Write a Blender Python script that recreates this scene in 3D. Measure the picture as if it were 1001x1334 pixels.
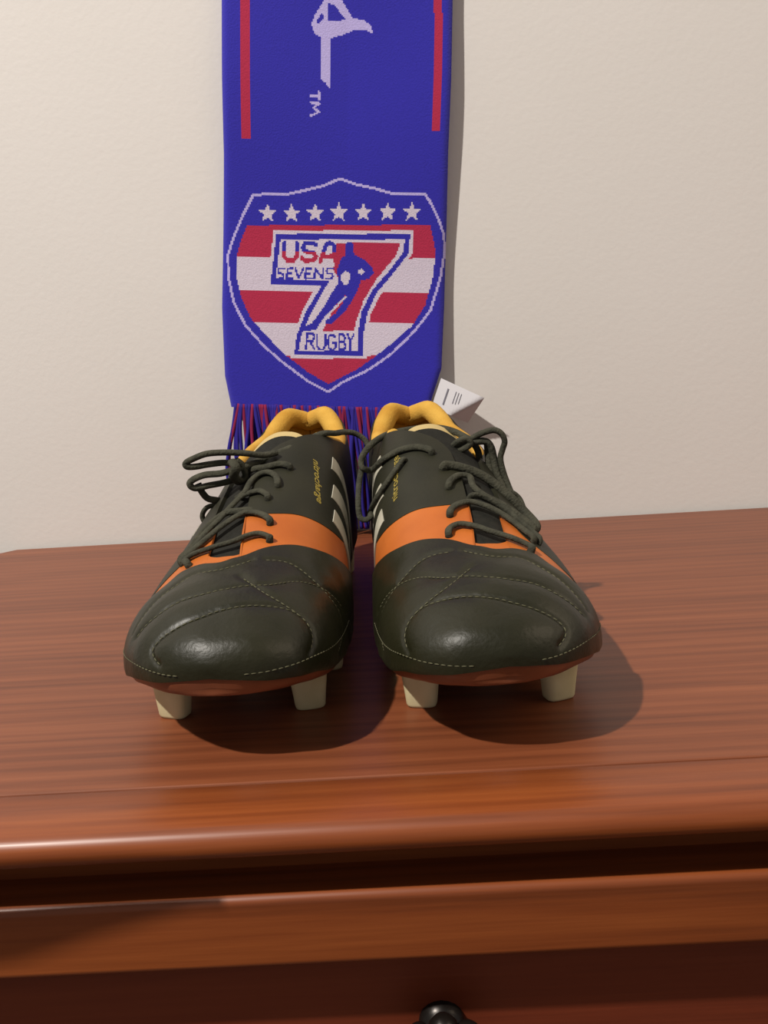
import bpy, math, random
import numpy as np
from mathutils import Vector, Matrix

for o in list(bpy.data.objects): bpy.data.objects.remove(o, do_unlink=True)
scene = bpy.context.scene
C = scene.collection
RNG = random.Random(7)

# ------------------------------------------------------------------ camera
PITCH, YAW, ROLL, EYE = math.radians(11.9), math.radians(-.8), math.radians(-3.4), .153
fwd = Vector((math.sin(YAW)*math.cos(PITCH), math.cos(YAW)*math.cos(PITCH), -math.sin(PITCH)))
rt = Vector((math.cos(YAW), -math.sin(YAW), 0)); up = rt.cross(fwd)
cr = rt*math.cos(ROLL) + up*math.sin(ROLL); cu = -rt*math.sin(ROLL) + up*math.cos(ROLL)
cam_data = bpy.data.cameras.new('camera'); cam = bpy.data.objects.new('camera', cam_data); C.objects.link(cam)
cam.matrix_world = Matrix(((cr.x, cu.x, -fwd.x, 0), (cr.y, cu.y, -fwd.y, 0), (cr.z, cu.z, -fwd.z, EYE), (0, 0, 0, 1)))
cam_data.sensor_fit = 'VERTICAL'; cam_data.sensor_height = 36; cam_data.lens = 36*1077/1334
cam_data.clip_start = .01; cam_data.clip_end = 50
scene.camera = cam

# ------------------------------------------------------------------ light
world = bpy.data.worlds.new('room_light'); scene.world = world; world.use_nodes = True
bg = world.node_tree.nodes['Background']; bg.inputs[0].default_value = (1.0, .955, .91, 1); bg.inputs[1].default_value = .33
def area(name, loc, target, size, power, col):
    d = bpy.data.lights.new(name, 'AREA'); d.shape = 'DISK'; d.size = size; d.energy = power; d.color = col
    o = bpy.data.objects.new(name, d); C.objects.link(o); o.location = loc
    o.rotation_euler = (Vector(target) - Vector(loc)).to_track_quat('-Z', 'Y').to_euler()
    return o
area('ceiling_lamp_light', (-1.2, -.62, 2.1), (0, .5, 0), .07, 112, (1, .94, .86))
area('warm_lamp_light', (1.75, .05, 1.35), (.3, .66, .3), 1.3, 15, (1, .82, .62))
scene.view_settings.view_transform = 'Standard'; scene.view_settings.look = 'None'
scene.view_settings.exposure = -0.22; scene.view_settings.gamma = 1.0; scene.view_settings.use_curve_mapping = False

# ------------------------------------------------------------------ helpers
def tag(o, label=None, cat=None, group=None, kind=None):
    if label: o['label'] = label
    if cat: o['category'] = cat
    if group: o['group'] = group
    if kind: o['kind'] = kind
    return o
def empty(name, loc=(0, 0, 0), rz=0.0):
    o = bpy.data.objects.new(name, None); C.objects.link(o); o.location = loc; o.rotation_euler = (0, 0, rz)
    o.empty_display_size = .02
    return o
def link(name, me, mat, parent=None, smooth=True):
    o = bpy.data.objects.new(name, me); C.objects.link(o)
    if mat is not None and not me.materials: me.materials.append(mat)
    if smooth: me.polygons.foreach_set('use_smooth', [True]*len(me.polygons))
    if parent is not None: o.parent = parent
    return o
def mesh(name, vs, fs):
    me = bpy.data.meshes.new(name); me.from_pydata([tuple(map(float, v)) for v in vs], [], fs); me.validate(); me.update()
    return me
def fix_normals(me):
    import bmesh
    b = bmesh.new(); b.from_mesh(me); bmesh.ops.remove_doubles(b, verts=b.verts, dist=1e-6)
    bmesh.ops.recalc_face_normals(b, faces=b.faces); b.to_mesh(me); b.free(); me.update()
def bevel(o, w=.002, n=2, ang=35):
    m = o.modifiers.new('bevel', 'BEVEL'); m.width = w; m.segments = n; m.limit_method = 'ANGLE'; m.angle_limit = math.radians(ang)
    return o
def autosmooth(me, ang=40):
    me.polygons.foreach_set('use_smooth', [True]*len(me.polygons))
    import bmesh
    b = bmesh.new(); b.from_mesh(me)
    for e in b.edges:
        if len(e.link_faces) == 2 and e.calc_face_angle(0) > math.radians(ang): e.smooth = False
    b.to_mesh(me); b.free()
def box(name, x0, x1, y0, y1, z0, z1, mat, parent=None, bw=.0):
    vs = [(x, y, z) for x in (x0, x1) for y in (y0, y1) for z in (z0, z1)]
    fs = [(0,1,3,2), (4,6,7,5), (0,4,5,1), (2,3,7,6), (0,2,6,4), (1,5,7,3)]
    me = mesh(name, vs, fs); o = link(name, me, mat, parent, smooth=False)
    if bw: bevel(o, bw, 2)
    return o
def profile_x(name, prof, x0, x1, mat, parent=None, ang=40, nx=1):
    """extrude a closed (y, z) profile along x"""
    n = len(prof); vs = []; fs = []
    for k in range(nx+1):
        x = x0 + (x1-x0)*k/nx
        vs += [(x, y, z) for y, z in prof]
    for k in range(nx):
        for i in range(n):
            j = (i+1) % n; fs.append((k*n+i, k*n+j, (k+1)*n+j, (k+1)*n+i))
    fs.append(tuple(range(n))); fs.append(tuple(nx*n + i for i in reversed(range(n))))
    me = mesh(name, vs, fs); fix_normals(me); autosmooth(me, ang)
    return link(name, me, mat, parent, smooth=False)
def arc(cy, cz, r, a0, a1, n):
    return [(cy + r*math.cos(math.radians(a0+(a1-a0)*i/n)), cz + r*math.sin(math.radians(a0+(a1-a0)*i/n))) for i in range(n+1)]
def smooth_path(P, n=8, closed=False):
    P = [np.asarray(p, float) for p in P]; out = []; N = len(P)
    rngk = range(N) if closed else range(N-1)
    for i in rngk:
        if closed: a, b, c, d = P[i-1], P[i], P[(i+1) % N], P[(i+2) % N]
        else: a, b, c, d = P[max(i-1, 0)], P[i], P[i+1], P[min(i+2, N-1)]
        for k in range(n):
            t = k/n
            out.append(.5*(2*b + (c-a)*t + (2*a-5*b+4*c-d)*t*t + (3*b-3*c+d-a)*t**3))
    if not closed: out.append(P[-1])
    return np.array(out)
def tube_mesh(name, P, rad, sides=10, flat=1.0, closed=False, fn=None, upv=(0, 0, 1)):
    P = np.asarray(P, float); n = len(P); r = np.broadcast_to(np.asarray(rad, float), (n,))
    T = np.gradient(P, axis=0)
    if closed: T = np.roll(P, -1, 0) - np.roll(P, 1, 0)
    T /= np.maximum(np.linalg.norm(T, axis=1, keepdims=True), 1e-9)
    nrm = np.cross(T[0], upv); 
    if np.linalg.norm(nrm) < 1e-3: nrm = np.cross(T[0], (1, 0, 0))
    nrm /= np.linalg.norm(nrm); vs = []; fs = []
    for i in range(n):
        nrm = nrm - T[i]*np.dot(nrm, T[i]); nrm /= max(np.linalg.norm(nrm), 1e-9); bi = np.cross(T[i], nrm)
        for k in range(sides):
            a = 2*math.pi*k/sides
            vs.append(P[i] + r[i]*(nrm*math.cos(a) + bi*math.sin(a)*flat))
    m = n if closed else n-1
    for i in range(m):
        for k in range(sides):
            a, b = i*sides + k, i*sides + (k+1) % sides; j = ((i+1) % n)*sides
            fs.append((a, b, j + (k+1) % sides, j + k))
    if not closed:
        fs.append(tuple(range(sides-1, -1, -1))); fs.append(tuple((n-1)*sides + k for k in range(sides)))
    if fn is not None: vs = [fn(v) for v in vs]
    return mesh(name, vs, fs)
def join_meshes(name, parts):
    vs = []; fs = []
    for me in parts:
        o = len(vs); vs += [tuple(v.co) for v in me.vertices]; fs += [tuple(o+i for i in p.vertices) for p in me.polygons]
        bpy.data.meshes.remove(me)
    return mesh(name, vs, fs)

# ------------------------------------------------------------------ materials
def srgb(r, g, b):
    f = lambda c: (c/12.92 if c <= .04045 else ((c+.055)/1.055)**2.4)
    return (f(r/255), f(g/255), f(b/255), 1)
def mat_new(name, col, rough=.5, spec=.5, **kw):
    m = bpy.data.materials.new(name); m.use_nodes = True; p = m.node_tree.nodes['Principled BSDF']
    p.inputs['Base Color'].default_value = col; p.inputs['Roughness'].default_value = rough
    p.inputs['Specular IOR Level'].default_value = spec
    for k, v in kw.items(): p.inputs[k].default_value = v
    return m
def node(m, t, **inp):
    n = m.node_tree.nodes.new(t)
    for k, v in inp.items(): n.inputs[k].default_value = v
    return n
def wire(m, a, b): m.node_tree.links.new(a, b)
def mottle(m, scale, lo, hi, bump=.0, bscale=None, dist=.001, detail=4, stretch=None, rough=None):
    """vary the base colour between two tones with noise and add a fine bump"""
    p = m.node_tree.nodes['Principled BSDF']
    tc = node(m, 'ShaderNodeTexCoord'); src = tc.outputs['Object']
    if stretch:
        mp = node(m, 'ShaderNodeMapping'); mp.inputs['Scale'].default_value = stretch; wire(m, src, mp.inputs[0]); src = mp.outputs[0]
    nz = node(m, 'ShaderNodeTexNoise', Scale=scale, Detail=detail); wire(m, src, nz.inputs['Vector'])
    cr_ = node(m, 'ShaderNodeValToRGB'); cr_.color_ramp.elements[0].position = .3; cr_.color_ramp.elements[1].position = .7
    cr_.color_ramp.elements[0].color = lo; cr_.color_ramp.elements[1].color = hi
    wire(m, nz.outputs[0], cr_.inputs[0]); wire(m, cr_.outputs[0], p.inputs['Base Color'])
    if rough:
        mr = node(m, 'ShaderNodeMapRange'); mr.inputs[3].default_value = rough[0]; mr.inputs[4].default_value = rough[1]
        wire(m, nz.outputs[0], mr.inputs[0]); wire(m, mr.outputs[0], p.inputs['Roughness'])
    if bump:
        n2 = node(m, 'ShaderNodeTexNoise', Scale=bscale or scale*6, Detail=3.0); wire(m, src, n2.inputs['Vector'])
        bp = node(m, 'ShaderNodeBump'); bp.inputs['Strength'].default_value = bump; bp.inputs['Distance'].default_value = dist
        wire(m, n2.outputs[0], bp.inputs['Height']); wire(m, bp.outputs[0], p.inputs['Normal'])
    return m
def wood(name, dark, mid, light, rough=.32, coat=.25, vert=False):
    m = mat_new(name, mid, rough, .38); p = m.node_tree.nodes['Principled BSDF']
    p.inputs['Coat Weight'].default_value = coat; p.inputs['Coat Roughness'].default_value = .26
    tc = node(m, 'ShaderNodeTexCoord'); mp = node(m, 'ShaderNodeMapping')
    mp.inputs['Scale'].default_value = (1.0, 22, 22) if not vert else (14, 14, 1.2); wire(m, tc.outputs['Object'], mp.inputs[0])
    n1 = node(m, 'ShaderNodeTexNoise', Scale=2.2, Detail=7.0, Roughness=.6, Distortion=.7); wire(m, mp.outputs[0], n1.inputs['Vector'])
    wv = node(m, 'ShaderNodeTexWave', Scale=1.6, Distortion=7.0, Detail=3.0); wv.inputs['Detail Scale'].default_value = 1.4
    wv.bands_direction = 'Y'; wire(m, mp.outputs[0], wv.inputs['Vector'])
    mp2 = node(m, 'ShaderNodeMapping'); mp2.inputs['Scale'].default_value = (9, 260, 260); wire(m, tc.outputs['Object'], mp2.inputs[0])
    n2 = node(m, 'ShaderNodeTexNoise', Scale=2.0, Detail=2.0); wire(m, mp2.outputs[0], n2.inputs['Vector'])
    mx = node(m, 'ShaderNodeMix'); mx.data_type = 'FLOAT'; mx.inputs[0].default_value = .18
    wire(m, n1.outputs[0], mx.inputs[2]); wire(m, wv.outputs[1], mx.inputs[3])
    mx2 = node(m, 'ShaderNodeMix'); mx2.data_type = 'FLOAT'; mx2.inputs[0].default_value = .28
    wire(m, mx.outputs[0], mx2.inputs[2]); wire(m, n2.outputs[0], mx2.inputs[3])
    r = node(m, 'ShaderNodeValToRGB'); e = r.color_ramp.elements
    e[0].position = .22; e[0].color = dark; e[1].position = .78; e[1].color = light
    x = e.new(.5); x.color = mid
    wire(m, mx2.outputs[0], r.inputs[0]); wire(m, r.outputs[0], p.inputs['Base Color'])
    bp = node(m, 'ShaderNodeBump'); bp.inputs['Strength'].default_value = .12; bp.inputs['Distance'].default_value = .0006
    wire(m, n2.outputs[0], bp.inputs['Height']); wire(m, bp.outputs[0], p.inputs['Normal'])
    return m

M_wall = mottle(mat_new('wall_paint', srgb(204, 200, 196), .75, .25), 3.0, srgb(202, 198, 194), srgb(206, 202, 199), .22, 260, .0006)
M_floor = wood('floor_boards', srgb(70, 40, 25), srgb(98, 60, 38), srgb(120, 78, 52), .5, .0)
M_wood = wood('dresser_wood', srgb(78, 38, 20), srgb(108, 57, 32), srgb(128, 72, 43), .45, .10)
M_wood2 = wood('dresser_front_wood', srgb(80, 36, 14), srgb(116, 57, 24), srgb(138, 73, 33), .42, .10)
M_drawer = wood('drawer_wood', srgb(84, 34, 18), srgb(104, 44, 24), srgb(116, 53, 30), .45, .08)
M_bronze = mottle(mat_new('dark_bronze', srgb(30, 26, 24), .32, .6, Metallic=.6), 60, srgb(24, 20, 18), srgb(44, 38, 34), .2, 200, .0004)
M_leather = mottle(mat_new('black_leather', srgb(29, 29, 15), .44, .27), 28, srgb(24, 24, 11), srgb(34, 33, 18), .5, 420, .0004, rough=(.34, .50))
M_quarter = mottle(mat_new('black_synthetic', srgb(33, 32, 21), .55, .22), 40, srgb(28, 28, 18), srgb(38, 37, 25), .35, 520, .0003)
M_tongue = mottle(mat_new('tongue_fabric', srgb(36, 36, 32), .85, .2), 300, srgb(24, 24, 20), srgb(32, 31, 26), .5, 900, .0005)
M_orange = mottle(mat_new('orange_synthetic', srgb(166, 88, 30), .5, .3), 30, srgb(156, 80, 27), srgb(174, 95, 36), .3, 400, .0003)
M_yellow = mottle(mat_new('yellow_lining', srgb(180, 138, 56), .85, .15), 60, srgb(170, 126, 48), srgb(190, 150, 68), .5, 800, .0006)
M_cream = mat_new('cream_binding', srgb(172, 152, 106), .8, .2)
M_sole = mottle(mat_new('copper_sole', srgb(116, 64, 40), .42, .4), 40, srgb(104, 56, 34), srgb(128, 72, 46))
M_stud = mottle(mat_new('cream_stud', srgb(194, 184, 146), .45, .4), 50, srgb(180, 168, 128), srgb(204, 194, 158), .2, 200, .0004)
M_lace = mottle(mat_new('lace_cord', srgb(62, 62, 54), .85, .15), 200, srgb(48, 48, 40), srgb(66, 65, 54), .9, 900, .0008)
M_thread = mat_new('stitch_thread', srgb(84, 82, 62), .7, .2)
M_stripe = mottle(mat_new('white_stripe', srgb(176, 172, 156), .5, .3), 60, srgb(160, 156, 140), srgb(186, 182, 166))
M_letter = mat_new('yellow_print', srgb(140, 122, 48), .5, .4)
M_hole = mat_new('eyelet_hole', srgb(16, 15, 13), .8, .2)
M_label = mat_new('white_satin_label', srgb(206, 204, 208), .5, .4)
M_ink = mat_new('grey_ink', srgb(110, 108, 118), .7, .2)
M_navy = mottle(mat_new('navy_cloth', srgb(26, 28, 44), .9, .1), 80, srgb(22, 24, 38), srgb(32, 34, 52), .6, 900, .0006)

# ------------------------------------------------------------------ the setting
WALL_Y = .663
def plane_box(name, *a):
    o = box(name, *a); o['kind'] = 'structure'; return o
plane_box('wall_back', -2.2, 2.2, WALL_Y, WALL_Y+.12, -.95, 1.75, M_wall)
plane_box('floor', -2.2, 2.2, -2.4, WALL_Y, -1.0, -.95, M_floor)

# ------------------------------------------------------------------ dresser
X0, X1 = -.325, .955
FRONT = .262
dresser = empty('dresser', ((X0+X1)/2, .45, -.95))
tag(dresser, 'reddish-brown wooden dresser with rounded top edge, dark drawer knobs, standing against white wall', 'dresser')
DX, DY, DZ = (X0+X1)/2, .45, -.95
def dl(o):                                     # place world-built geometry under the dresser's empty
    o.parent = dresser; o.matrix_parent_inverse = Matrix.Translation((-DX, -DY, -DZ)); return o
# main board of the top, its back corners eased
SEAM = .2695
cc = .012
vs = []; out = [(X0+.004, SEAM), (X1-.004, SEAM), (X1, SEAM+.004), (X1, WALL_Y-.004-cc), (X1-cc, WALL_Y-.004), (X0+cc, WALL_Y-.004), (X0, WALL_Y-.004-cc), (X0, SEAM+.004)]
n = len(out); vs = [(x, y, 0) for x, y in out] + [(x, y, -.0150) for x, y in out]
fs = [tuple(range(n)), tuple(range(2*n-1, n-1, -1))] + [(i, n+i, n+(i+1) % n, (i+1) % n) for i in range(n)]
me = mesh('top_board', vs, fs); fix_normals(me); dl(bevel(link('top_board', me, M_wood, smooth=False), .0009, 2))
# front edging strip with a rounded nose
nose = [(SEAM-.0003, -.0008), (SEAM-.0012, 0.0)] + arc(.2440, -.0056, .0056, 90, 270, 14) + [(.2500, -.0114), (.2535, -.0122), (.2560, -.0135), (SEAM-.0003, -.0150)]
dl(profile_x('front_edging', nose, X0, X1, M_wood2, ang=50))
# recess / cove under the top
cove = [(.300, -.0150), (.2558, -.0140), (.2590, -.0152), (.2612, -.0180), (.2622, -.0225), (.2622, -.0330), (.300, -.0330)]
dl(profile_x('cove_moulding', cove, X0+.018, X1-.018, M_wood2, ang=50))
# rail moulding, slightly proud, with an eased upper edge
rail = [(.300, -.0288), (.2480, -.0288)] + arc(.2480, -.0318, .003, 90, 180, 6) + [(.2442, -.0528)] + arc(.2464, -.0532, .0022, 180, 270, 4) + [(.300, -.0556)]
dl(profile_x('rail_moulding', rail, X0+.012, X1-.012, M_wood2, ang=50))
# carcass
dl(box('carcass', X0+.016, X1-.016, .285, WALL_Y-.006, -.9, -.0200, M_drawer))
dl(box('plinth', X0+.010, X1-.010, .274, WALL_Y-.006, -.95, -.862, M_wood2, None, .004))
for sx in (X0+.010, X1-.010-.022):
    dl(box('side_stile', sx, sx+.022, .252, .300, -.862, -.0556, M_wood2, None, .002))
mid = (X0+X1)/2
dl(box('centre_stile', mid-.011, mid+.011, .2535, .300, -.862, -.0556, M_wood2, None, .002))

def flower_knob_meshes():
    """dark cast knob: a dished rose with eight round petals, a collar and a domed centre (axis -y)"""
    parts = []
    def lathe(prof, n=20, cx=0, cz=0):
        vs = []; fs = []
        for (r, y) in prof:
            for k in range(n):
                a = 2*math.pi*k/n; vs.append((cx + r*math.cos(a), y, cz + r*math.sin(a)))
        for i in range(len(prof)-1):
            for k in range(n):
                fs.append((i*n+k, i*n+(k+1) % n, (i+1)*n+(k+1) % n, (i+1)*n+k))
        fs.append(tuple(range(n))); fs.append(tuple((len(prof)-1)*n + k for k in range(n)))
        me = mesh('k', vs, fs); fix_normals(me); return me
    back = lathe([(.0085, 0), (.0085, -.0025), (.0070, -.004), (.0055, -.006), (.0050, -.010), (.0070, -.0125), (.0105, -.0145)])
    petals = []
    for k in range(8):
        a = math.radians(90 + 45*k)
        petals.append(lathe([(.0012, -.0215), (.0035, -.0205), (.0052, -.0175), (.0052, -.0150), (.0035, -.0125), (.0012, -.0118)], 14, .0118*math.cos(a), .0118*math.sin(a)))
    dome = lathe([(.0098, -.0140), (.0096, -.0175), (.0078, -.0205), (.0045, -.0225), (.0010, -.0232)])
    return back, petals, dome
kb, kp, kd = flower_knob_meshes()
KNOB = join_meshes('knob', [kb] + kp + [kd])
KNOB.materials.append(M_bronze); autosmooth(KNOB, 60)
rows = [(-.0575, -.262), (-.270, -.452), (-.460, -.650), (-.658, -.858)]
for (z1, z0) in rows:
    for (a, b) in ((X0+.034, mid-.013), (mid+.013, X1-.034)):
        d = dl(box('drawer_front', a, b, .2590, .296, z0, z1, M_drawer, None, .003))
        k = link('knob', KNOB, None, d, smooth=False); k.location = ((a+b)/2 + .001, .2591, z1 - .0360)
        k['label'] = 'dark bronze flower-shaped knob'

# ---- boot surface mathematics (centimetres, s = distance from the toe tip, x = towards the inner side) ----
LEN = 29.0
def pchip(xs, ys):
    xs = np.asarray(xs, float); ys = np.asarray(ys, float)
    h = np.diff(xs); d = np.diff(ys) / h
    m = np.zeros_like(ys)
    for i in range(1, len(xs) - 1):
        if d[i-1] * d[i] > 0:
            w1 = 2*h[i] + h[i-1]; w2 = h[i] + 2*h[i-1]
            m[i] = (w1 + w2) / (w1/d[i-1] + w2/d[i])
    m[0] = d[0]; m[-1] = d[-1]
    def f(x):
        x = np.clip(np.asarray(x, float), xs[0], xs[-1])
        i = np.clip(np.searchsorted(xs, x) - 1, 0, len(h) - 1)
        t = (x - xs[i]) / h[i]
        return ((1+2*t)*(1-t)**2*ys[i] + t*(1-t)**2*h[i]*m[i]
                + t*t*(3-2*t)*ys[i+1] + t*t*(t-1)*h[i]*m[i+1])
    return f
def s2u(s): return np.arccos(np.clip(1 - 2*np.asarray(s, float)/LEN, -1, 1)) / np.pi
def u2s(u): return LEN * (1 - np.cos(np.pi*np.asarray(u, float))) / 2
def tab(*pairs):
    f = pchip(s2u([p[0] for p in pairs]), [p[1] for p in pairs])
    return lambda s: f(s2u(s))
edge_in = tab((0,.6),(.12,1.8),(.5,2.8),(1.2,3.55),(2.5,4.1),(4.5,4.4),(7,4.45),(9,4.38),(12,4.08),(15,3.72),(18,3.45),(21,3.3),(24,3.2),(26.5,2.8),(28,1.95),(28.7,1.1),(29,.0))
edge_out = tab((0,-.6),(.12,.6),(.5,1.45),(1.2,2.3),(2.5,3.3),(4.5,4.2),(7,4.7),(9,4.9),(12,4.75),(15,4.35),(18,3.95),(21,3.6),(24,3.3),(26.5,2.85),(28,2.0),(28.7,1.15),(29,.0))
base_z = tab((0,3.85),(1.5,3.4),(3.5,2.8),(6,2.35),(10,2.15),(14,2.5),(18,2.9),(24,3.0),(29,3.1))
top_z = tab((0,4.05),(.12,4.45),(.5,4.9),(1.2,5.25),(2.5,5.75),(4,6.05),(6,6.3),(8,6.75),(10,7.45),(12,8.3),(14,9.3),(16,10.3),(18,11.2),(20,12.1),(23,13.1),(26,13.5),(29,13.4))
expo = tab((0,2.15),(3,2.2),(7,2.15),(11,2.1),(16,2.2),(21,2.6),(29,2.6))
lean = tab((0,0),(3,.1),(7,.35),(11,.8),(16,1.2),(20,.5),(29,0))
collar_z = tab((0,10.9),(16,10.9),(17,10.6),(18,9.9),(20,8.9),(22,8.5),(24,8.7),(26,9.3),(28,10.1),(29,10.3))
A0 = .42
POLE, NSIGN = True, 1
def surf(s, t):
    s = np.clip(np.asarray(s, float), 0, LEN); t = np.asarray(t, float)
    m = edge_in(s); l = edge_out(s); zb = base_z(s); zt = top_z(s); e = expo(s)
    a = -A0 + (np.pi + 2*A0)*t
    c, n = np.cos(a), np.sin(a)
    xu = np.sign(c)*np.abs(c)**(2/e); zu = np.sign(n)*np.abs(n)**(2/e)
    z = zb + np.where(zu > 0, (zt-zb)*zu, .7*zu)
    x = (m-l)/2 + (m+l)/2*xu + lean(s)*np.clip(zu, 0, 1)**1.5
    return np.stack([x, s + 0*x, z], -1)
def surf_n(s, t):
    s = np.clip(np.asarray(s, float), 1e-4, LEN-1e-4); t = np.asarray(t, float)
    u = s2u(s); du = 2e-3; dt = 2e-3
    us0 = np.clip(u-du, 1e-4, 1-1e-4); us1 = np.clip(u+du, 1e-4, 1-1e-4)
    A = surf(u2s(us1), t) - surf(u2s(us0), t)
    B = surf(s, np.clip(t+dt, -.1, 1.1)) - surf(s, np.clip(t-dt, -.1, 1.1))
    N = np.cross(A, B); L = np.linalg.norm(N, axis=-1, keepdims=True)
    N = N / np.maximum(L, 1e-9)
    if POLE:
        a = np.clip(s/.35, 0, 1)[..., None]; b = np.clip((LEN-s)/.25, 0, 1)[..., None]
        sg = NSIGN
        N = N*a*b + sg*(1-a)*np.array([0, -1, .25]) + sg*(1-b)*np.array([0, 1, 0])
        N = N / np.maximum(np.linalg.norm(N, axis=-1, keepdims=True), 1e-9)
    return N

LACES_L = [
    (0.17, [(1.23, 8.12, 6.39), (1.33, 7.97, 6.93), (1.24, 8.1, 6.98), (0.77, 8.27, 7.09), (0.28, 8.06, 7.05), (-0.28, 7.62, 6.91), (-1.12, 7.42, 6.74), (-1.97, 7.42, 6.48), (-2.36, 7.22, 6.26), (-2.09, 6.67, 6.27), (-1.88, 6.77, 5.75)]),
    (0.17, [(1.03, 9.49, 6.89), (1.11, 9.28, 7.41), (0.97, 9.51, 7.52), (0.54, 9.83, 7.67), (-0.17, 10.03, 7.72), (-0.76, 9.66, 7.49), (-1.39, 9.03, 7.11), (-1.88, 8.41, 6.75), (-2.3, 7.86, 6.43), (-2.58, 7.34, 6.17), (-2.31, 7.45, 5.68)]),
    (0.16, [(0.66, 11.36, 7.68), (0.68, 11.13, 8.2), (0.55, 11.37, 8.31), (0.1, 11.66, 8.42), (-0.62, 11.52, 8.23), (-1.0, 11.06, 7.93), (-1.41, 10.22, 7.48), (-1.9, 9.45, 7.04), (-2.21, 8.55, 6.64), (-2.56, 7.77, 6.28), (-2.29, 7.88, 5.79)]),
    (0.16, [(0.16, 10.27, 7.23), (0.13, 10.06, 7.76), (-0.61, 10.26, 7.73), (-1.25, 10.46, 7.62), (-1.87, 10.09, 7.24), (-2.24, 9.27, 6.82), (-2.42, 8.24, 6.46), (-2.67, 7.56, 6.17), (-2.39, 7.67, 5.68)]),
    (0.17, [(0.96, 12.38, 8.13), (1.01, 12.13, 8.64), (0.84, 12.66, 8.91), (0.42, 13.0, 9.09), (-0.06, 13.0, 9.03), (-0.43, 12.57, 8.74), (-0.63, 11.62, 8.27), (-1.87, 13.7, 7.58), (-2.5, 13.16, 7.77), (-2.88, 13.13, 7.9), (-3.07, 12.92, 8.3), (-3.2, 12.91, 8.7)]),
    (0.17, [(1.31, 13.7, 8.76), (1.41, 13.44, 9.26), (0.86, 13.58, 9.39), (0.14, 13.44, 9.28), (-0.63, 13.54, 9.13), (-1.69, 15.22, 8.21), (-2.03, 14.69, 7.51), (-2.31, 13.67, 7.12), (-2.7, 13.14, 6.75), (-3.1, 13.12, 6.67), (-3.21, 13.11, 7.03), (-2.93, 13.13, 7.41), (-2.39, 13.37, 7.51), (-1.81, 14.21, 7.49)]),
    (0.22, [(-1.09, 13.26, 9.42), (-1.74, 13.21, 9.63), (-2.55, 12.95, 9.63), (-3.17, 12.71, 9.58), (-3.56, 12.58, 9.62), (-3.59, 12.58, 9.81), (-3.19, 12.61, 10.0), (-2.53, 12.75, 10.19), (-1.64, 13.02, 10.17), (-0.74, 13.28, 10.05), (-0.0, 13.83, 9.84), (0.58, 14.38, 9.86)]),
    (0.22, [(-1.14, 13.25, 8.83), (-1.88, 13.0, 8.67), (-2.6, 12.75, 8.6), (-3.25, 12.6, 8.51), (-3.5, 12.49, 8.74), (-3.27, 12.5, 8.98), (-2.68, 12.54, 9.17), (-1.87, 12.8, 9.18), (-0.9, 13.27, 9.39), (-0.14, 14.33, 9.55), (0.47, 14.87, 9.74), (1.19, 15.42, 9.96), (1.97, 16.98, 10.2), (2.61, 17.73, 10.36), (3.13, 18.56, 10.24), (3.43, 19.59, 10.17), (4.02, 20.13, 10.01), (4.55, 20.17, 9.63), (4.82, 19.88, 9.21)]),
    (0.18, [(-1.89, 14.7, 7.91), (-2.1, 14.19, 7.61), (-2.44, 13.76, 7.1), (-2.82, 13.14, 6.56), (-3.13, 12.31, 6.07), (-3.27, 11.6, 5.57), (-2.5, 7.64, 6.28), (-2.24, 7.75, 5.79)]),
    (0.25, [(-1.34, 12.84, 9.73), (-1.08, 12.46, 9.45), (-1.26, 12.64, 9.04), (-1.16, 13.25, 8.64), (-0.9, 13.47, 8.88), (-0.94, 13.27, 9.41), (-1.2, 13.05, 9.74)]),
]
EYELETS_L = [(8.04, 0.448), (6.72, 0.617), (9.38, 0.464), (7.39, 0.644), (11.24, 0.492), (7.82, 0.642), (10.16, 0.513), (7.61, 0.649), (12.25, 0.48), (13.56, 0.466), (7.69, 0.639)]
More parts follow.
